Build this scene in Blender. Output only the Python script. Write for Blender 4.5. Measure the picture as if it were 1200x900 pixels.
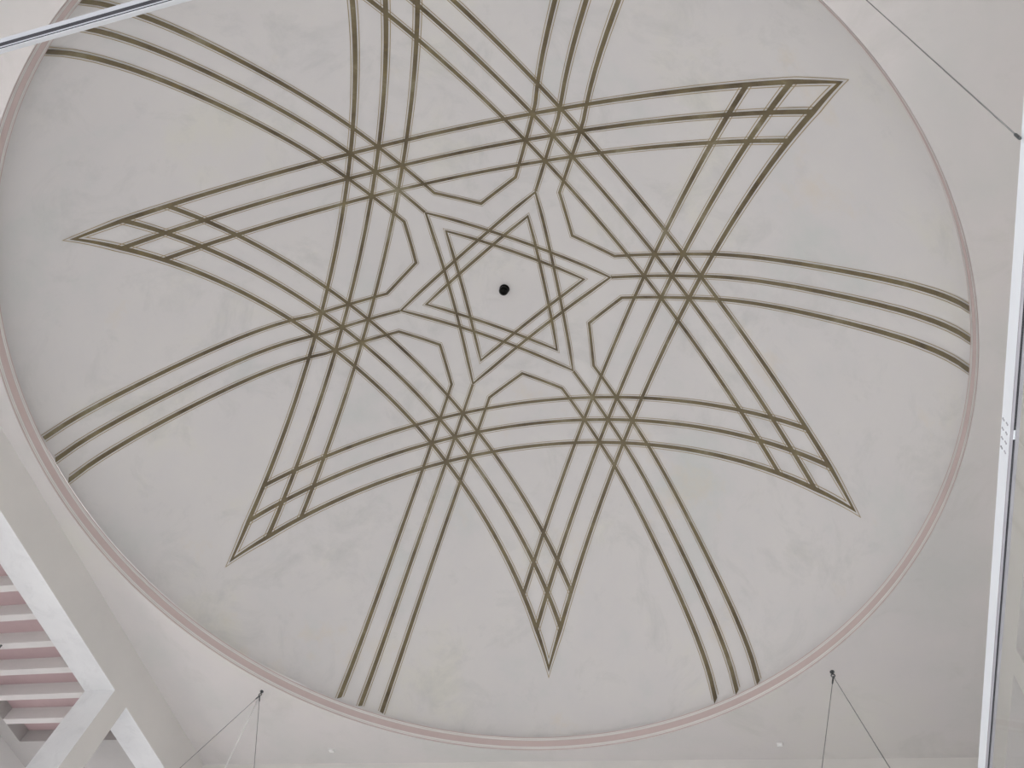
import bpy, bmesh, math, random
import numpy as np
from mathutils import Matrix, Vector

# ------------------------------------------------------------------ clear
for o in list(bpy.data.objects):
    bpy.data.objects.remove(o, do_unlink=True)
scene = bpy.context.scene
col = scene.collection
random.seed(7)

S = 4.0                       # dome rim radius in metres
CAM_H = 1.6                   # camera height above the floor
CZ = -1.33233348               # camera below the rim, in rim radii
def W(x, y, z):               # rim-radius units (origin: rim centre) -> metres
    return Vector((S * x, S * y, S * (z - CZ) + CAM_H))

# ------------------------------------------------------------------ camera
R = ((0.96370045, -0.12486958, -0.23598524),
     (0.21997783, 0.87225542, 0.43678398),
     (0.15129836, -0.47284044, 0.86806148))
cam_d = bpy.data.cameras.new('camera')
cam_d.sensor_width = 36.0
cam_d.sensor_fit = 'HORIZONTAL'
cam_d.lens = 900.0 / 1200.0 * 36.0
cam_d.clip_start = 0.02
cam = bpy.data.objects.new('camera', cam_d)
col.objects.link(cam)
m3 = Matrix(((R[0][0], -R[0][1], -R[0][2]),
             (R[1][0], -R[1][1], -R[1][2]),
             (R[2][0], -R[2][1], -R[2][2])))
cam.matrix_world = Matrix.Translation(W(0.52368048, -0.74380176, CZ)) @ m3.to_4x4()
scene.camera = cam

# ------------------------------------------------------------------ world, lights, exposure
world = bpy.data.worlds.new('world')
scene.world = world
world.use_nodes = True
wn = world.node_tree
bg = wn.nodes['Background']
bg.inputs['Color'].default_value = (0.90, 0.93, 1.0, 1)
bg.inputs['Strength'].default_value = 1.0
sun_d = bpy.data.lights.new('sun', 'SUN')
sun_d.energy = 9.0
sun_d.angle = math.radians(3)
sun_d.color = (0.985, 0.962, 0.985)
sun = bpy.data.objects.new('sun', sun_d)
sun.rotation_euler = Vector((0.50, 0.52, -0.58)).to_track_quat('-Z', 'Y').to_euler()
col.objects.link(sun)
scene.view_settings.view_transform = 'Standard'
scene.view_settings.look = 'None'
scene.view_settings.gamma = 1.0
scene.view_settings.use_curve_mapping = False
scene.view_settings.exposure = 0.89

# ------------------------------------------------------------------ materials
def new_mat(name, rough=0.8, metal=0.0):
    m = bpy.data.materials.new(name)
    m.use_nodes = True
    b = m.node_tree.nodes['Principled BSDF']
    b.inputs['Roughness'].default_value = rough
    b.inputs['Metallic'].default_value = metal
    return m, m.node_tree, b

def mottled(name, stops, scale=1.0, detail=6.0, rough=0.85, bump=0.0, second=None, metal=0.0, amount=0.5, spec=0.3, third=None):
    m, t, b = new_mat(name, rough, metal)
    b.inputs['Specular IOR Level'].default_value = spec
    tc = t.nodes.new('ShaderNodeTexCoord')
    n = t.nodes.new('ShaderNodeTexNoise')
    n.inputs['Scale'].default_value = scale
    n.inputs['Detail'].default_value = detail
    n.inputs['Roughness'].default_value = 0.62
    t.links.new(tc.outputs['Object'], n.inputs['Vector'])
    r = t.nodes.new('ShaderNodeValToRGB')
    els = r.color_ramp.elements
    while len(els) > 1:
        els.remove(els[-1])
    els[0].position = stops[0][0]
    els[0].color = (*stops[0][1], 1)
    for p, c in stops[1:]:
        e = els.new(p)
        e.color = (*c, 1)
    t.links.new(n.outputs['Fac'], r.inputs['Fac'])
    out = r.outputs['Color']
    if second:
        n2 = t.nodes.new('ShaderNodeTexNoise')
        n2.inputs['Scale'].default_value = second[0]
        n2.inputs['Detail'].default_value = 8.0
        n2.inputs['Roughness'].default_value = 0.7
        n2.inputs['Distortion'].default_value = 0.6
        t.links.new(tc.outputs['Object'], n2.inputs['Vector'])
        r2 = t.nodes.new('ShaderNodeValToRGB')
        r2.color_ramp.elements[0].position = second[1]
        r2.color_ramp.elements[0].color = (0, 0, 0, 1)
        r2.color_ramp.elements[1].position = second[2]
        r2.color_ramp.elements[1].color = (amount, amount, amount, 1)
        t.links.new(n2.outputs['Fac'], r2.inputs['Fac'])
        mx = t.nodes.new('ShaderNodeMix')
        mx.data_type = 'RGBA'
        t.links.new(r2.outputs['Color'], mx.inputs['Factor'])
        t.links.new(out, mx.inputs['A'])
        mx.inputs['B'].default_value = (*second[3], 1)
        out = mx.outputs['Result']
    if third:
        n3 = t.nodes.new('ShaderNodeTexNoise')
        n3.noise_dimensions = '4D'
        n3.inputs['W'].default_value = 3.7
        n3.inputs['Scale'].default_value = third[0]
        n3.inputs['Detail'].default_value = 7.0
        n3.inputs['Roughness'].default_value = 0.65
        t.links.new(tc.outputs['Object'], n3.inputs['Vector'])
        r3 = t.nodes.new('ShaderNodeValToRGB')
        r3.color_ramp.elements[0].position = third[1]
        r3.color_ramp.elements[0].color = (0, 0, 0, 1)
        r3.color_ramp.elements[1].position = third[2]
        r3.color_ramp.elements[1].color = (third[4], third[4], third[4], 1)
        t.links.new(n3.outputs['Fac'], r3.inputs['Fac'])
        m3x = t.nodes.new('ShaderNodeMix')
        m3x.data_type = 'RGBA'
        t.links.new(r3.outputs['Color'], m3x.inputs['Factor'])
        t.links.new(out, m3x.inputs['A'])
        m3x.inputs['B'].default_value = (*third[3], 1)
        out = m3x.outputs['Result']
    t.links.new(out, b.inputs['Base Color'])
    if bump:
        nb = t.nodes.new('ShaderNodeTexNoise')
        nb.inputs['Scale'].default_value = 9.0
        nb.inputs['Detail'].default_value = 8.0
        t.links.new(tc.outputs['Object'], nb.inputs['Vector'])
        bp = t.nodes.new('ShaderNodeBump')
        bp.inputs['Strength'].default_value = bump
        bp.inputs['Distance'].default_value = 0.02
        t.links.new(nb.outputs['Fac'], bp.inputs['Height'])
        t.links.new(bp.outputs['Normal'], b.inputs['Normal'])
    return m

M = {}
M['dome'] = mottled('dome_plaster', [(0.30, (0.65, 0.665, 0.655)), (0.44, (0.705, 0.690, 0.690)), (0.57, (0.722, 0.706, 0.698)), (0.70, (0.735, 0.722, 0.675))],
                    scale=0.75, bump=0.06, second=(1.5, 0.52, 0.74, (0.53, 0.54, 0.53)), amount=0.55, third=(0.9, 0.60, 0.78, (0.73, 0.65, 0.53), 0.7))
M['plaster'] = mottled('wall_plaster', [(0.30, (0.590, 0.585, 0.572)), (0.5, (0.635, 0.608, 0.602)), (0.7, (0.640, 0.625, 0.590))],
                       scale=0.7, bump=0.05, second=(1.6, 0.54, 0.76, (0.50, 0.50, 0.475)), amount=0.55)
M['lit_reveal'] = mottled('lit_reveal_plaster', [(0.3, (0.72, 0.73, 0.745)), (0.6, (0.79, 0.80, 0.81))], scale=1.4, bump=0.06,
                      second=(5.0, 0.5, 0.75, (0.63, 0.64, 0.655)), amount=0.6)  # plaster whitened to stand for light on the left soffits and jambs
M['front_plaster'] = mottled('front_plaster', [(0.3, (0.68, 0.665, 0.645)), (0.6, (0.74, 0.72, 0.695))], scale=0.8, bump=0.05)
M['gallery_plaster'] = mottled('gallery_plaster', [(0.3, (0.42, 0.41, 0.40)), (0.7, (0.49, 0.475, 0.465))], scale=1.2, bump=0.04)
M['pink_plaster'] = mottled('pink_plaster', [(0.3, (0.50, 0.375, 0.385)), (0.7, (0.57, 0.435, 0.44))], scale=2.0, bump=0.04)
M['pink_band'] = mottled('pink_band_paint', [(0.3, (0.60, 0.495, 0.480)), (0.55, (0.64, 0.530, 0.515)), (0.75, (0.65, 0.530, 0.50))], scale=1.2,
                         second=(6.0, 0.55, 0.8, (0.64, 0.55, 0.53)), amount=0.5)
M['drum'] = mottled('rim_plaster', [(0.3, (0.70, 0.665, 0.65)), (0.7, (0.76, 0.725, 0.705))], scale=1.5)
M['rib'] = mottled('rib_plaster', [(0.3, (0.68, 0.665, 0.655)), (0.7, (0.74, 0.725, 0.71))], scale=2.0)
M['pink_thin'] = mottled('pink_line_paint', [(0.3, (0.60, 0.47, 0.455)), (0.7, (0.66, 0.54, 0.52))], scale=3.0)
M['white_thin'] = mottled('white_line_paint', [(0.3, (0.88, 0.86, 0.84)), (0.7, (0.92, 0.90, 0.87))], scale=3.0)
M['gold'] = mottled('bronze_gilding', [(0.32, (0.105, 0.080, 0.048)), (0.45, (0.165, 0.132, 0.078)), (0.58, (0.205, 0.170, 0.098)), (0.70, (0.30, 0.27, 0.185))],
                    scale=2.6, rough=0.55, metal=0.0, second=(6.5, 0.55, 0.8, (0.29, 0.215, 0.07)), amount=0.65, spec=0.4)
M['gold_thin'] = mottled('ochre_outline', [(0.3, (0.35, 0.28, 0.165)), (0.7, (0.46, 0.38, 0.245))], scale=5.0, rough=0.6)
M['black'] = mottled('black_gloss', [(0.3, (0.003, 0.003, 0.003)), (0.7, (0.006, 0.006, 0.005))], scale=8.0, rough=0.22, spec=0.12)
M['alu'] = mottled('white_coated_aluminium', [(0.3, (0.80, 0.84, 0.90)), (0.7, (0.84, 0.87, 0.92))], scale=3.0, rough=0.4, spec=0.5)
M['alu_grey'] = mottled('grey_aluminium', [(0.3, (0.30, 0.295, 0.33)), (0.7, (0.36, 0.355, 0.39))], scale=6.0, rough=0.45, spec=0.5)
M['alu_lip'] = mottled('satin_aluminium', [(0.3, (0.30, 0.315, 0.35)), (0.7, (0.34, 0.355, 0.39))], scale=6.0, rough=0.45, spec=0.5)
M['slot'] = mottled('black_rubber', [(0.3, (0.025, 0.026, 0.032)), (0.7, (0.04, 0.04, 0.048))], scale=9.0, rough=0.7)
M['steel'] = mottled('steel_cable', [(0.3, (0.24, 0.245, 0.245)), (0.7, (0.32, 0.325, 0.32))], scale=20.0, rough=0.5, metal=0.5)
M['hook'] = mottled('dark_galvanised_steel', [(0.3, (0.07, 0.08, 0.085)), (0.7, (0.14, 0.15, 0.155))], scale=12.0, rough=0.45, metal=0.5)
M['white_cable'] = mottled('white_sheathing', [(0.3, (0.78, 0.78, 0.77)), (0.7, (0.82, 0.82, 0.81))], scale=6.0, rough=0.5)
M['white_plastic'] = mottled('white_plastic', [(0.3, (0.80, 0.80, 0.79)), (0.7, (0.84, 0.84, 0.83))], scale=6.0, rough=0.45)
M['floor'] = mottled('pale_stone', [(0.3, (0.70, 0.69, 0.675)), (0.7, (0.76, 0.75, 0.735))], scale=0.6, rough=0.6)
M['ground'] = mottled('pale_paving', [(0.3, (0.20, 0.195, 0.185)), (0.7, (0.25, 0.245, 0.235))], scale=0.3, rough=0.9)

def glass_mat():
    m = bpy.data.materials.new('clear_glass')
    m.use_nodes = True
    t = m.node_tree
    t.nodes.clear()
    o = t.nodes.new('ShaderNodeOutputMaterial')
    tr = t.nodes.new('ShaderNodeBsdfTransparent')
    tr.inputs['Color'].default_value = (0.98, 0.988, 0.98, 1)
    gl = t.nodes.new('ShaderNodeBsdfGlossy')
    gl.inputs['Roughness'].default_value = 0.02
    fr = t.nodes.new('ShaderNodeFresnel')
    fr.inputs['IOR'].default_value = 1.45
    mx = t.nodes.new('ShaderNodeMixShader')
    ge = t.nodes.new('ShaderNodeNewGeometry')
    mu = t.nodes.new('ShaderNodeMath')
    mu.operation = 'MULTIPLY_ADD'          # the pane's far face does not mirror from inside
    mu.inputs[1].default_value = -1.0
    mu.inputs[2].default_value = 1.0
    t.links.new(ge.outputs['Backfacing'], mu.inputs[0])
    mf = t.nodes.new('ShaderNodeMath')
    mf.operation = 'MULTIPLY'
    mh = t.nodes.new('ShaderNodeMath')
    mh.operation = 'MULTIPLY'
    mh.inputs[1].default_value = 0.6
    t.links.new(fr.outputs['Fac'], mf.inputs[0])
    t.links.new(mu.outputs['Value'], mf.inputs[1])
    t.links.new(mf.outputs['Value'], mh.inputs[0])
    t.links.new(mh.outputs['Value'], mx.inputs['Fac'])
    t.links.new(tr.outputs['BSDF'], mx.inputs[1])
    t.links.new(gl.outputs['BSDF'], mx.inputs[2])
    t.links.new(mx.outputs['Shader'], o.inputs['Surface'])
    return m
M['glass'] = glass_mat()

# ------------------------------------------------------------------ helpers
def link(name, me, mats, parent=None, loc=None):
    for mt in (mats if isinstance(mats, (list, tuple)) else [mats]):
        me.materials.append(mt)
    o = bpy.data.objects.new(name, me)
    col.objects.link(o)
    if loc is not None:
        o.location = loc
    if parent is not None:
        o.parent = parent
    return o

def mesh_from(name, verts, faces, mat_idx=None, smooth=False):
    me = bpy.data.meshes.new(name)
    me.from_pydata([tuple(v) for v in verts], [], faces)
    if mat_idx is not None:
        me.polygons.foreach_set('material_index', mat_idx)
    if smooth:
        me.polygons.foreach_set('use_smooth', [True] * len(me.polygons))
    me.update()
    return me

def box(bm, a, b):            # a, b : opposite corners in metres
    x0, y0, z0 = (min(a[i], b[i]) for i in range(3))
    x1, y1, z1 = (max(a[i], b[i]) for i in range(3))
    v = [bm.verts.new(p) for p in ((x0, y0, z0), (x1, y0, z0), (x1, y1, z0), (x0, y1, z0),
                                   (x0, y0, z1), (x1, y0, z1), (x1, y1, z1), (x0, y1, z1))]
    for f in ((0, 3, 2, 1), (4, 5, 6, 7), (0, 1, 5, 4), (1, 2, 6, 5), (2, 3, 7, 6), (3, 0, 4, 7)):
        bm.faces.new([v[i] for i in f])

def bm_obj(name, bm, mat, parent=None, loc=(0, 0, 0), smooth=False, bevel=0.0):
    if bevel:
        bmesh.ops.bevel(bm, geom=list(bm.edges), offset=bevel, segments=1, affect='EDGES')
    if Vector(loc).length:
        bmesh.ops.translate(bm, verts=bm.verts, vec=-Vector(loc))
    me = bpy.data.meshes.new(name)
    bm.to_mesh(me)
    bm.free()
    if smooth:
        me.polygons.foreach_set('use_smooth', [True] * len(me.polygons))
    return link(name, me, mat, parent, loc)

def tube(bm, pts, r, seg=8):
    pts = [Vector(p) for p in pts]
    rings = []
    for i, p in enumerate(pts):
        d = (pts[min(i + 1, len(pts) - 1)] - pts[max(i - 1, 0)]).normalized()
        u = d.orthogonal().normalized() if i == 0 else (u0 - d * u0.dot(d)).normalized()
        u0 = u
        v = d.cross(u)
        rr = r[i] if isinstance(r, (list, tuple)) else r
        rings.append([bm.verts.new(p + rr * (math.cos(2 * math.pi * k / seg) * u + math.sin(2 * math.pi * k / seg) * v)) for k in range(seg)])
    for a, b in zip(rings, rings[1:]):
        for k in range(seg):
            bm.faces.new((a[k], a[(k + 1) % seg], b[(k + 1) % seg], b[k]))
    bm.faces.new(list(reversed(rings[0])))
    bm.faces.new(rings[-1])

def empty(name, loc):
    o = bpy.data.objects.new(name, None)
    o.empty_display_size = 0.1
    o.location = loc
    col.objects.link(o)
    return o

def tag(o, label, cat, group=None):
    o['label'] = label
    o['category'] = cat
    if group:
        o['group'] = group
    return o

def structure(o, label=None):
    o['kind'] = 'structure'
    if label:
        o['label'] = label
    return o

# ------------------------------------------------------------------ dome
H_, ZB = 0.56696, 0.207373
RS = (1 + H_ * H_) / (2 * H_)
ZC = ZB + H_ - RS
Z_LOW = -0.021
RIM_R, DRUM_Z = 1.0, 0.0195   # short upright drum in front of the springing of the cap
Z_SPRING = 0.038
def r_of_z(z):                # a spherical cap that steepens towards the springing
    return math.sqrt(max(RS * RS - (z - ZC) ** 2, 0.0)) - 0.07 * math.exp(-(z - 0.02) / 0.2) * (1 - max(0.0, (z - 0.6) / (ZC + RS - 0.6)) ** 2)
zs = Z_SPRING + (ZC + RS - Z_SPRING) * np.sin(np.linspace(0, 1, 1500) * math.pi / 2)
rs_ = np.array([r_of_z(float(z)) for z in zs])
rs_[-1] = 0.0
RT, ZT = rs_[::-1].copy(), zs[::-1].copy()
def z_of_r(r):
    return np.interp(r, RT, ZT)
def dz_dr(r):
    e = 2e-3
    r = np.asarray(r, float)
    lo, hi = np.maximum(r - e, 0.0), np.minimum(r + e, RT[-1])
    return (z_of_r(hi) - z_of_r(lo)) / (hi - lo)

SEG, RINGS = 288, 96
dome_org = W(0, 0, Z_LOW)
def lathe(profile, seg, close_top=False):
    verts, faces = [], []
    for (r, z) in profile:
        for k in range(seg):
            a = 2 * math.pi * k / seg
            verts.append(W(r * math.cos(a), r * math.sin(a), z) - dome_org)
    for i in range(len(profile) - 1):
        for k in range(seg):
            a, b = i * seg + k, i * seg + (k + 1) % seg
            faces.append((a, a + seg, b + seg, b))          # normals face the axis
    if close_top:
        verts.append(W(0, 0, close_top) - dome_org)
        i = len(profile) - 1
        for k in range(seg):
            faces.append((i * seg + k, len(verts) - 1, i * seg + (k + 1) % seg))
    return verts, faces
prof = []
for i in range(RINGS):
    z = Z_SPRING + (ZC + RS - Z_SPRING) * math.sin(0.995 * i / (RINGS - 1) * math.pi / 2)
    prof.append((r_of_z(z), z))
v, f = lathe(prof, SEG, close_top=ZC + RS)
dome = structure(link('dome', mesh_from('dome', v, f, smooth=True), M['dome'], loc=dome_org),
                 'shallow pale plaster dome painted with a large six-pointed star of triple lines')
v, f = lathe([(RIM_R, Z_LOW), (RIM_R, 0.0), (RIM_R, DRUM_Z)], SEG)
link('rim_drum', mesh_from('rim_drum', v, f, smooth=True), M['drum'], dome)
v, f = lathe([(RIM_R, DRUM_Z), (r_of_z(Z_SPRING) + 0.0005, DRUM_Z), (r_of_z(Z_SPRING) + 0.0005, Z_SPRING + 0.0005)], SEG)
link('rim_ledge', mesh_from('rim_ledge', v, f), M['dome'], dome)

def ring_band(name, z0, z1, off, mat):
    p = []
    for i in range(4):
        z = z0 + (z1 - z0) * i / 3
        p.append((RIM_R - off, z))
    v, f = lathe(p, SEG)
    return link(name, mesh_from(name, v, f, smooth=True), mat, dome)
o = ring_band('rim_band', -0.0085, 0.0085, 0.0006, M['pink_band'])
o['label'] = 'broad dusty pink painted band round the dome rim'
for zc in (0.0112, -0.0112):
    ring_band('white_rim_line', zc - 0.0013, zc + 0.0013, 0.0007, M['white_thin'])
for zc in (0.0155, -0.0155):
    ring_band('white_rim_line', zc - 0.0009, zc + 0.0009, 0.0006, M['white_thin'])
for zc in (0.0185, -0.0185):
    ring_band('pink_rim_line', zc - 0.0011, zc + 0.0011, 0.0006, M['pink_thin'])

# ---- the painted star.  Every line is a strip of gilding with a fine outline on both sides
CORE_W, OUT_OFF, OUT_W = 0.0050, 0.0092, 0.0009
LIFT_OUT, LIFT_CORE = 0.0006, 0.0010

def lift(P, h):               # plan points -> points on the dome, h inside the plaster face
    P = np.asarray(P, float)
    r = np.maximum(np.hypot(P[:, 0], P[:, 1]), 1e-6)
    z = z_of_r(r)
    s = dz_dr(r)
    n = np.stack([s * P[:, 0] / r, s * P[:, 1] / r, -np.ones(len(P))], 1)
    n /= np.linalg.norm(n, axis=1)[:, None]
    X = np.stack([P[:, 0], P[:, 1], z], 1) + n * h
    return [W(*x) - dome_org for x in X]

def dense(poly, step=0.012):
    out = []
    for a, b in zip(poly, poly[1:]):
        a, b = np.array(a, float), np.array(b, float)
        L = np.linalg.norm(b - a)
        n = max(1, int(round(L / step)))
        for i in range(n):
            out.append(a + (b - a) * i / n)
    out.append(np.array(poly[-1], float))
    return np.array(out)

def offset_poly(poly, d, mit0=None, mit1=None):
    """offset polyline to its left by d in plan; mit = direction of the cut at an end (bisector), else square"""
    P = np.array(poly, float)
    T = np.diff(P, axis=0)
    T /= np.linalg.norm(T, axis=1)[:, None]
    N = np.stack([-T[:, 1], T[:, 0]], 1)
    out = []
    for i in range(len(P)):
        if i == 0 or i == len(P) - 1:
            n, t = (N[0], T[0]) if i == 0 else (N[-1], T[-1])
            q = P[i] + n * d
            mit = mit0 if i == 0 else mit1
            if mit is not None:
                mit = np.array(mit, float)
                # P + s*mit with (s*mit).n = d
                q = P[i] + mit * (d / (mit @ n))
            out.append(q)
        else:
            m = N[i - 1] + N[i]
            m /= np.linalg.norm(m)
            out.append(P[i] + m * (d / (m @ N[i])))
    return out

def widen(Q, centre):
    C_ = np.array(centre, float)
    out = []
    for q in Q:
        best = None
        for a, b in zip(C_, C_[1:]):
            t = (b - a) / np.linalg.norm(b - a)
            s_ = (q - a) @ t
            foot = a + t * s_
            dd = np.linalg.norm(q - a - t * min(max(s_, 0), np.linalg.norm(b - a)))
            if best is None or dd < best[0]:
                best = (dd, foot)
        foot = best[1]
        out.append(foot + (q - foot) * (0.68 + 0.40 * min(np.linalg.norm(foot), 1.0)))
    return out

def strip(verts, faces, mats, A, B, h, mi, centre=None):
    """ribbon between two plan polylines of equal corner count"""
    A2, B2 = [], []
    for a0, a1, b0, b1 in zip(A, A[1:], B, B[1:]):
        L = max(np.linalg.norm(np.subtract(a1, a0)), np.linalg.norm(np.subtract(b1, b0)))
        n = max(1, int(round(L / 0.012)))
        for i in range(n):
            A2.append(np.add(a0, np.subtract(a1, a0) * i / n))
            B2.append(np.add(b0, np.subtract(b1, b0) * i / n))
    A2.append(np.array(A[-1], float)); B2.append(np.array(B[-1], float))
    if centre is not None:
        A2, B2 = widen(A2, centre), widen(B2, centre)
    base = len(verts)
    va, vb = lift(A2, h), lift(B2, h)
    for a, b in zip(va, vb):
        verts.append(a); verts.append(b)
    for i in range(len(va) - 1):
        k = base + 2 * i
        faces.append((k, k + 1, k + 3, k + 2))
        mats.append(mi)

line_count = [0]
def star_line(poly, mit0=None, mit1=None, tip=None, k=None):
    """tip = plan radius where the fine outline of a star point closes (straight outer strips only)
    k = fixed width factor; without it the strip widens slowly from the crown to the rim"""
    verts, faces, mats = [], [], []
    j = line_count[0] % 14
    line_count[0] += 1
    e = 0.00003 * j
    cen = poly if k is None else None
    def off(d, tip_r):
        d = d * (k or 1.0)
        q = offset_poly(poly, d, mit0, mit1)
        if tip and d < 0:              # outer side: draw the outline in to the point
            q = [np.array(x) for x in q]
            t = (q[1] - q[0]) / np.linalg.norm(q[1] - q[0])
            tips = [np.array(mit0) * tip_r, np.array(mit1) * tip_r]
            q = [tips[0], q[0] + t * 0.085, q[1] - t * 0.085, tips[1]]
        elif tip:
            q = [np.array(x) for x in q]
            t = (q[1] - q[0]) / np.linalg.norm(q[1] - q[0])
            q = [q[0], q[0] + t * 0.050, q[1] - t * 0.050, q[1]]
        return q
    for sgn in (1, -1):
        c = sgn * OUT_OFF
        A = off(c - OUT_W, (tip or 0) + 0.0012)
        B = off(c + OUT_W, (tip or 0) - 0.0012)
        strip(verts, faces, mats, B, A, LIFT_OUT + e / 2, 1, cen)
    A = off(-CORE_W, (tip or 0) - 0.006)
    B = off(CORE_W, 0)
    strip(verts, faces, mats, B, A, LIFT_CORE + e, 0, cen)
    return link('star_line', mesh_from('star_line', verts, faces, mats, smooth=True), [M['gold'], M['gold_thin']], dome)

def pol(r, deg):
    a = math.radians(deg)
    return np.array((r * math.cos(a), r * math.sin(a)))
def cross_lines(a1, d1, a2, d2):
    n1, n2 = pol(1, a1), pol(1, a2)
    return np.linalg.solve(np.array([n1, n2]), np.array([d1, d2]))

D_OUT, D_MID, D_IN, D_SIDE = 0.4860, 0.4220, 0.3575, 0.0625
R_END = float(r_of_z(Z_SPRING + 0.003))
# big star: three parallel strips from tip to tip, the two inner ones end on the other tip's outer strip
for k in range(6):
    a = 30 + 60 * k
    for d in (D_OUT, D_MID, D_IN):
        if d == D_OUT:
            p0, p1 = cross_lines(a, d, a - 120, d), cross_lines(a, d, a + 120, d)
            star_line([p0, p1], pol(1, a - 60), pol(1, a + 60), tip=0.9765)
        else:
            p0 = cross_lines(a, d, a - 120, D_OUT - CORE_W * 0.6)
            p1 = cross_lines(a, d, a + 120, D_OUT - CORE_W * 0.6)
            t0 = pol(1, a - 120 + 90); t1 = pol(1, a + 120 + 90)
            star_line([p0, p1], t0, t1)
# rays to the rim: middle strips end on the inner star, side strips turn and join in pairs
# the rays were set out by hand: each bundle wanders by a couple of centimetres on its way down (cubic in plan radius)
DRIFT = {0: (-0.0209, 0.1105, -0.0954), 1: (-0.0068, 0.0635, -0.0628), 2: (0.0017, -0.0007, -0.0060),
         3: (0.0750, -0.1559, 0.0869), 4: (0.0030, -0.0503, 0.0476), 5: (-0.0727, 0.1190, -0.0466)}
def along(k, w, r0, r1, n=16):
    """points of a strip beside ray k at sideways offset w (plan), from the crown outwards"""
    k = k % 6
    u, v = pol(1, 60 * k), pol(1, 60 * k + 90)
    out = []
    for i in range(n + 1):
        r = r0 + (r1 - r0) * i / n
        t = max(0.0, (r - 0.55) / 0.45)
        q = w + sum(c * t ** (j + 1) for j, c in enumerate(DRIFT[k]))
        out.append(u * math.sqrt(r * r - q * q) + v * q)
    return out
for k in range(6):
    star_line(along(k, 0.0, 0.3205, R_END))
    p0 = along(k, D_SIDE, 0.3460, R_END)
    p1 = along(k + 1, -D_SIDE, 0.3460, R_END)
    star_line(p0[::-1] + [pol(0.2685, 60 * k + 30)] + p1)
# inner star and innermost star
for tip_r in (0.3205, 0.2440):
    for k in range(6):
        a = 60 * k
        star_line([pol(tip_r, a), pol(tip_r, a + 120)], pol(1, a), pol(1, a + 120), tip=tip_r + 0.008, k=0.84)

# ------------------------------------------------------------------ flat ceiling with the round opening
HALF = 1.042
verts, faces = [], []
n = SEG
for k in range(n):
    a = 2 * math.pi * k / n
    c, s = math.cos(a), math.sin(a)
    q = HALF / max(abs(c), abs(s))
    verts += [W(RIM_R * c, RIM_R * s, Z_LOW), W(q * c, q * s, Z_LOW)]
for k in range(n):
    a, b = 2 * k, 2 * ((k + 1) % n)
    faces.append((a, b, b + 1, a + 1))
structure(link('ceiling', mesh_from('ceiling', verts, faces), M['plaster']),
          'flat pale plaster ceiling round the dome')

# ------------------------------------------------------------------ walls
FZ = CZ - CAM_H / S           # floor level in rim radii
T = 0.095
LINT, SILL, LOWER = -0.131, -0.55, -0.70
def wall_boxes(bm, horizontal, side, parts):
    for (u0, u1, z0, z1) in parts:
        if horizontal:        # runs along Y at X = side*HALF
            box(bm, W(side * HALF, u0, z0), W(side * (HALF + T), u1, z1))
        else:
            box(bm, W(u0, side * HALF, z0), W(u1, side * (HALF + T), z1))
END0 = 0.985
E = HALF + T
def gallery_parts(lint, p0, p1):
    return [(-HALF, HALF, lint, Z_LOW + 0.02),
            (p0, p1, SILL, lint), (-p1, -p0, SILL, lint),
            (END0, HALF, FZ, lint), (-HALF, -END0, FZ, lint),
            (-END0, END0, LOWER, SILL)]
def plain_parts(low):  # unseen lower openings, heights shaped for the light they let in
    return [(-E, E, low, Z_LOW + 0.02), (-E, -END0, FZ, low), (END0, E, FZ, low)]
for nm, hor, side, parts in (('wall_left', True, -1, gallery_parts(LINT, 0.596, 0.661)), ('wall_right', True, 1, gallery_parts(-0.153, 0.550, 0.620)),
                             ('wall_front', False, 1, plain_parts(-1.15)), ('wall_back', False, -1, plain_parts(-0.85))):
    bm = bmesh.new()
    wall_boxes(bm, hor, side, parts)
    me_o = bm_obj(nm, bm, [M['front_plaster'], M['lit_reveal'], M['plaster']] if hor else M['front_plaster'])
    if hor:                   # light painted in: left soffits and jambs whiter, right ones plain plaster
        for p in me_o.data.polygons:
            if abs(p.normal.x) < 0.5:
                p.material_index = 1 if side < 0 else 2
    structure(me_o)

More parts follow.
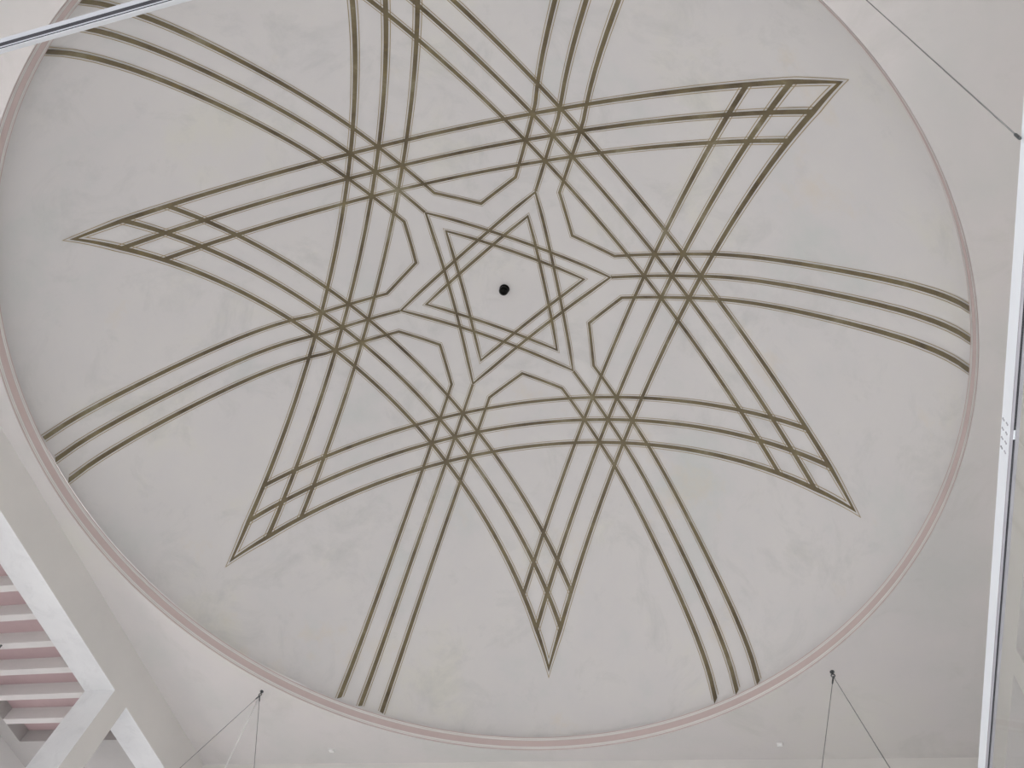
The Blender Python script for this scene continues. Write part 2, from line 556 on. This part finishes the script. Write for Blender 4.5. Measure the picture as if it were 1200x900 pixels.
# galleries behind the left and right walls: coffered ceiling with ribs, outer opening added to light them
GX0, GX1, GX2 = HALF + T, 1.50, 1.60
RIB_Z, REC_Z, REC_Y = -0.110, -0.072, 0.8135
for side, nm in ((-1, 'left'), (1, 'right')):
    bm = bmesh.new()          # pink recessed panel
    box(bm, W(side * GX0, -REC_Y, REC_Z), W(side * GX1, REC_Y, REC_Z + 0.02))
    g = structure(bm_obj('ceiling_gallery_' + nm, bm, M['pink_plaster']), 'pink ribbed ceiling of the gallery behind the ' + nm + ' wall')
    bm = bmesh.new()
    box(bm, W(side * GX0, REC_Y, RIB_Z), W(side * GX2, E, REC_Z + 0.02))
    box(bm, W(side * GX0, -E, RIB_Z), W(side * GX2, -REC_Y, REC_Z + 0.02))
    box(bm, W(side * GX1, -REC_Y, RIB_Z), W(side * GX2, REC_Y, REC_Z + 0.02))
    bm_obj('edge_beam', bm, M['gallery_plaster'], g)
    rib = None
    for k in range(-8, 8):
        yc = 0.254 - 0.095 * 0 + 0.095 * (k - 2)
        if abs(yc) > REC_Y - 0.03:
            continue
        if rib is None:
            bm = bmesh.new()
            box(bm, W(side * GX0, -0.010, RIB_Z), W(side * GX1, 0.010, REC_Z))
            rib = bm_obj('ceiling_rib', bm, M['rib'], g)
            rib.location = (0, S * yc, 0)
        else:
            c = rib.copy()
            col.objects.link(c)
            c.location = (0, S * yc, 0)
    bm = bmesh.new()          # outer wall: sill, piers, upper band; unseen gap added to light the gallery
    box(bm, W(side * (GX2 - 0.05), -E, -0.75), W(side * GX2, E, -0.62))
    box(bm, W(side * (GX2 - 0.05), -E, -0.41), W(side * GX2, E, RIB_Z))
    for y in (-E, -0.55, 0.55 - 0.06, E - 0.06):
        box(bm, W(side * (GX2 - 0.05), y, FZ), W(side * GX2, y + 0.06, RIB_Z))
    box(bm, W(side * HALF, -E, -0.62), W(side * GX2, E, -0.60))
    structure(bm_obj('wall_gallery_' + nm, bm, M['plaster']))

# roof over the galleries, floor and ground
bm = bmesh.new()
box(bm, W(-E, -E, FZ - 0.02), W(E, E, FZ))
structure(bm_obj('floor', bm, M['floor']))
bm = bmesh.new()
box(bm, (-60, -60, -0.3), (60, 60, -0.1))
structure(bm_obj('ground', bm, M['ground']))

# ------------------------------------------------------------------ black knob at the crown
ap = W(0, 0, ZC + RS)
knob = empty('crown_hook', ap)
tag(knob, 'small glossy black ball hook at the crown of the dome', 'hook')
bm = bmesh.new()
tube(bm, [ap, ap + Vector((0, 0, -0.012)), ap + Vector((0, 0, -0.02))], [0.060, 0.060, 0.045], 28)
bm_obj('base_plate', bm, M['black'], knob).location -= ap
bm = bmesh.new()
bmesh.ops.create_uvsphere(bm, u_segments=28, v_segments=16, radius=0.056)
bmesh.ops.translate(bm, verts=bm.verts, vec=(0, 0, -0.062))
bm_obj('ball', bm, M['black'], knob, smooth=True)
bm = bmesh.new()
tube(bm, [Vector((0, 0, -0.112)), Vector((-0.008, 0.004, -0.128)), Vector((-0.02, 0.008, -0.132)), Vector((-0.03, 0.012, -0.122))], 0.005, 8)
bm_obj('hook_tip', bm, M['black'], knob, smooth=True)

# ------------------------------------------------------------------ ceiling hooks, cables
ENC_X, ENC_YB, ENC_YF, RAIL_Z = 0.700, -0.7838, 0.775, -0.900
RAIL_H = 0.0136
HZ = Z_LOW
hooks = {'near_left': (-0.7252, 0.7433), 'near_right': (0.7303, 0.7432), 'back_right': (0.722, -0.745), 'back_left': (-0.728, -0.745)}
hook_label = {'near_left': 'dark ceiling hook holding three cables, left of the two below the dome',
              'near_right': 'dark ceiling hook holding two steel cables, lower right of the dome',
              'back_right': 'dark ceiling hook above the right end of the glass enclosure, upper right',
              'back_left': None}
for nm, (x, y) in hooks.items():
    if hook_label[nm] is None:
        continue
    p = W(x, y, HZ)
    h = empty('ceiling_hook', p)
    tag(h, hook_label[nm], 'hook', 'hooks in the ceiling corners')
    bm = bmesh.new()
    tube(bm, [(0, 0, 0), (0, 0, -0.008)], 0.020, 16)
    bm_obj('plate', bm, M['hook'], h)
    bm = bmesh.new()
    tube(bm, [(0, 0, -0.006), (0, 0, -0.03)], 0.006, 8)
    bm_obj('shank', bm, M['hook'], h)
    bm = bmesh.new()
    pts = [(0.016 * math.sin(t), 0, -0.046 + 0.016 * math.cos(t)) for t in [2 * math.pi * i / 14 for i in range(15)]]
    tube(bm, pts, 0.005, 8)
    bm_obj('eye', bm, M['hook'], h, smooth=True)

p = W(-1.3290, 0.4400, RIB_Z)
h = empty('ceiling_hook', p)
tag(h, 'tiny dark hook under a rib of the gallery ceiling at the left edge', 'hook')
bm = bmesh.new()
tube(bm, [(0, 0, 0), (-0.004, 0.006, -0.016), (-0.016, 0.022, -0.030), (-0.034, 0.046, -0.036)], 0.006, 8)
bm_obj('shank', bm, M['hook'], h, smooth=True)
bm = bmesh.new()
tube(bm, [(0, 0, 0), (0, 0, -0.005)], 0.011, 12)
bm_obj('plate', bm, M['hook'], h)

def cable(a, b, r, mat, label, group=None, sag=0.0, clamp=None):
    a, b = Vector(a), Vector(b)
    root = empty('hanging_cable' if mat is M['steel'] else 'power_cable', a)
    tag(root, label, 'cable', group)
    bm = bmesh.new()
    n = 12
    pts = []
    for i in range(n + 1):
        t = i / n
        q = (b - a) * t
        q.z -= sag * 4 * t * (1 - t)
        pts.append(q)
    tube(bm, pts, r, 8)
    bm_obj('wire', bm, mat, root, smooth=True)
    d = (b - a).normalized()
    bm = bmesh.new()
    tube(bm, [d * 0.0, d * 0.012, d * 0.075, d * 0.085], [0.004, 0.0075, 0.007, 0.004], 8)
    bm_obj('top_ferrule', bm, M['hook'] if mat is M['steel'] else mat, root)
    if mat is M['steel']:
        bm = bmesh.new()
        tube(bm, [(b - a) - d * 0.03, (b - a) - d * 0.026, (b - a) - d * 0.004, (b - a)], [0.0025, 0.0036, 0.0036, 0.0025], 8)
        bm_obj('end_ferrule', bm, M['hook'], root)
    return root
G = 'steel cables holding the glass enclosure'
TOP = RAIL_Z + RAIL_H + 0.001
def hk(nm):
    return W(*hooks[nm], HZ) + Vector((0, 0, -0.055))
cable(hk('near_left'), W(-0.703, 0.372, TOP), 0.0032, M['steel'], 'steel cable slanting left from the lower left ceiling hook', G)
cable(hk('near_left'), W(-0.384, 0.780, TOP), 0.0032, M['steel'], 'steel cable hanging down to the right from the lower left ceiling hook', G)
cable(hk('near_left') + Vector((0.0, 0.0, 0.0)), W(-0.705, 0.770, TOP), 0.0065, M['white_cable'], 'white cable hanging between the two steel cables at lower left')
cable(hk('near_right'), W(0.475, 0.780, TOP), 0.0032, M['steel'], 'steel cable hanging almost straight down from the lower right ceiling hook', G)
cable(hk('near_right'), W(0.703, 0.062, TOP), 0.0032, M['steel'], 'steel cable slanting right from the lower right ceiling hook', G)
cable(hk('back_right'), W(0.6985, -0.6235, TOP - 0.004), 0.0017, M['steel'], 'steel cable crossing the upper right corner down to the white rail', G)

# small white fittings on the ceiling near the front wall
for (x, y, lab) in ((-0.602, 0.985, 'small white sensor box on the ceiling, between left cables and dome bottom'),
                    (0.601, 0.984, 'small white sensor box on the ceiling, left of the lower right cables')):
    p = W(x, y, HZ)
    h = empty('ceiling_sensor', p)
    tag(h, lab, 'sensor', 'small white sensors on the ceiling')
    bm = bmesh.new()
    box(bm, (-0.026, -0.020, -0.022), (0.026, 0.020, 0))
    bm_obj('housing', bm, M['white_plastic'], h, bevel=0.003)
    bm = bmesh.new()
    tube(bm, [(0, 0, -0.021), (0, 0, -0.027)], [0.011, 0.008], 12)
    bm_obj('lens', bm, M['white_plastic'], h)

# ------------------------------------------------------------------ glass enclosure
enc = empty('glass_enclosure', W(0, 0, FZ))
tag(enc, 'frame of a clear glass enclosure with white aluminium top rails, close to the viewer', 'enclosure')
def add(name, bm, mat, parent, bevel=0.0):
    o = bm_obj(name, bm, mat, None, bevel=bevel)
    o.parent = parent
    o.location = -W(0, 0, FZ)
    return o
BW = 0.0050                  # rail bottom width
def rail_pair(axis, inner, sgn, u0, u1, height, pattern, gap=None):
    """rail along axis; 'inner' is the plan position of the inner face, sgn points outwards"""
    def bx(o0, o1, z0, z1, s0=u0, s1=u1):
        bm = bmesh.new()
        if axis == 'y':
            box(bm, W(inner + sgn * o0, s0, z0), W(inner + sgn * o1, s1, z1))
        else:
            box(bm, W(s0, inner + sgn * o0, z0), W(s1, inner + sgn * o1, z1))
        return bm
    rail = add('top_rail', bx(0, BW, RAIL_Z + 0.0006, RAIL_Z + height), M['alu'], enc)
    for (o0, o1, mt, nm) in pattern:
        if mt == 'slot':
            segs = [(u0, u1)] if not gap else [(u0, gap[0]), (gap[1], u1)]
            for s0, s1 in segs:
                q = bx(o0, o1, RAIL_Z + 0.0002, RAIL_Z + 0.0007, s0, s1)
                ob = bm_obj(nm, q, M['slot']); ob.parent = rail
        else:
            q = bx(o0, o1, RAIL_Z, RAIL_Z + 0.0007)
            ob = bm_obj(nm, q, M[mt]); ob.parent = rail
    return rail
patR = [(0.0000, 0.0015, 'alu_grey', 'track_lip'), (0.0015, 0.0028, 'slot', 'track_slot'), (0.0028, 0.0048, 'alu_grey', 'track_lip')]
patB = [(0.0002, 0.0007, 'slot', 'track_slot'), (0.0007, 0.0013, 'alu_lip', 'track_lip'), (0.0013, 0.0030, 'slot', 'track_slot'), (0.0030, 0.0050, 'alu_lip', 'track_lip')]
right_rail = rail_pair('y', ENC_X, 1, ENC_YB - BW, ENC_YF + BW, RAIL_H, patR, gap=(-0.4520, -0.4450))
rail_pair('x', ENC_YB, -1, -ENC_X - BW, ENC_X + BW, 0.027, patB)
rail_pair('y', -ENC_X, -1, ENC_YB - BW, ENC_YF + BW, RAIL_H, patR)
rail_pair('x', ENC_YF, 1, -ENC_X - BW, ENC_X + BW, RAIL_H, patR)
# corner posts and glass panes under the rails
for sx in (-1, 1):
    for y in (ENC_YB, ENC_YF):
        bm = bmesh.new()
        yy = y - BW if y < 0 else y
        box(bm, W(sx * ENC_X, yy, FZ), W(sx * (ENC_X + BW), yy + BW, RAIL_Z))
        add('corner_post', bm, M['alu'], enc)
def pane(a, b):
    bm = bmesh.new()
    box(bm, a, b)
    return add('glass_pane', bm, M['glass'], enc)
g0, g1 = 0.0018, 0.0024
for sx in (-1, 1):
    for y0, y1 in ((ENC_YB, -0.4485), (-0.4485, -0.02), (-0.02, 0.38), (0.38, ENC_YF)):
        pane(W(sx * (ENC_X + g0), y0 + 0.0008, FZ + 0.004), W(sx * (ENC_X + g1), y1 - 0.0008, RAIL_Z + 0.0003))
for y, sg in ((ENC_YB, -1), (ENC_YF, 1)):
    for x0, x1 in ((-ENC_X, -0.35), (-0.35, 0.0), (0.0, 0.35), (0.35, ENC_X)):
        if y < 0 and x0 >= -0.01 and x1 < 0.4:
            continue          # the doorway the view passes through
        pane(W(x0 + 0.0008, y + sg * g0, FZ + 0.004), W(x1 - 0.0008, y + sg * g1, RAIL_Z + 0.0003))
# paired screw heads on the inner face of the right rail
for zc in (-0.8893, -0.8946):
    for yc in (-0.4536, -0.4468, -0.4401, -0.4331):
        for dz in (-0.0007, 0.0007):
            c = W(ENC_X, yc - dz * 0.3, zc + dz)
            bm = bmesh.new()
            tube(bm, [c + Vector((0.001, 0, 0)), c + Vector((-0.0012, 0, 0)), c + Vector((-0.0018, 0, 0))], [0.0028, 0.0028, 0.0018], 8)
            ob = bm_obj('screw', bm, M['alu_grey'])
            ob.parent = right_rail
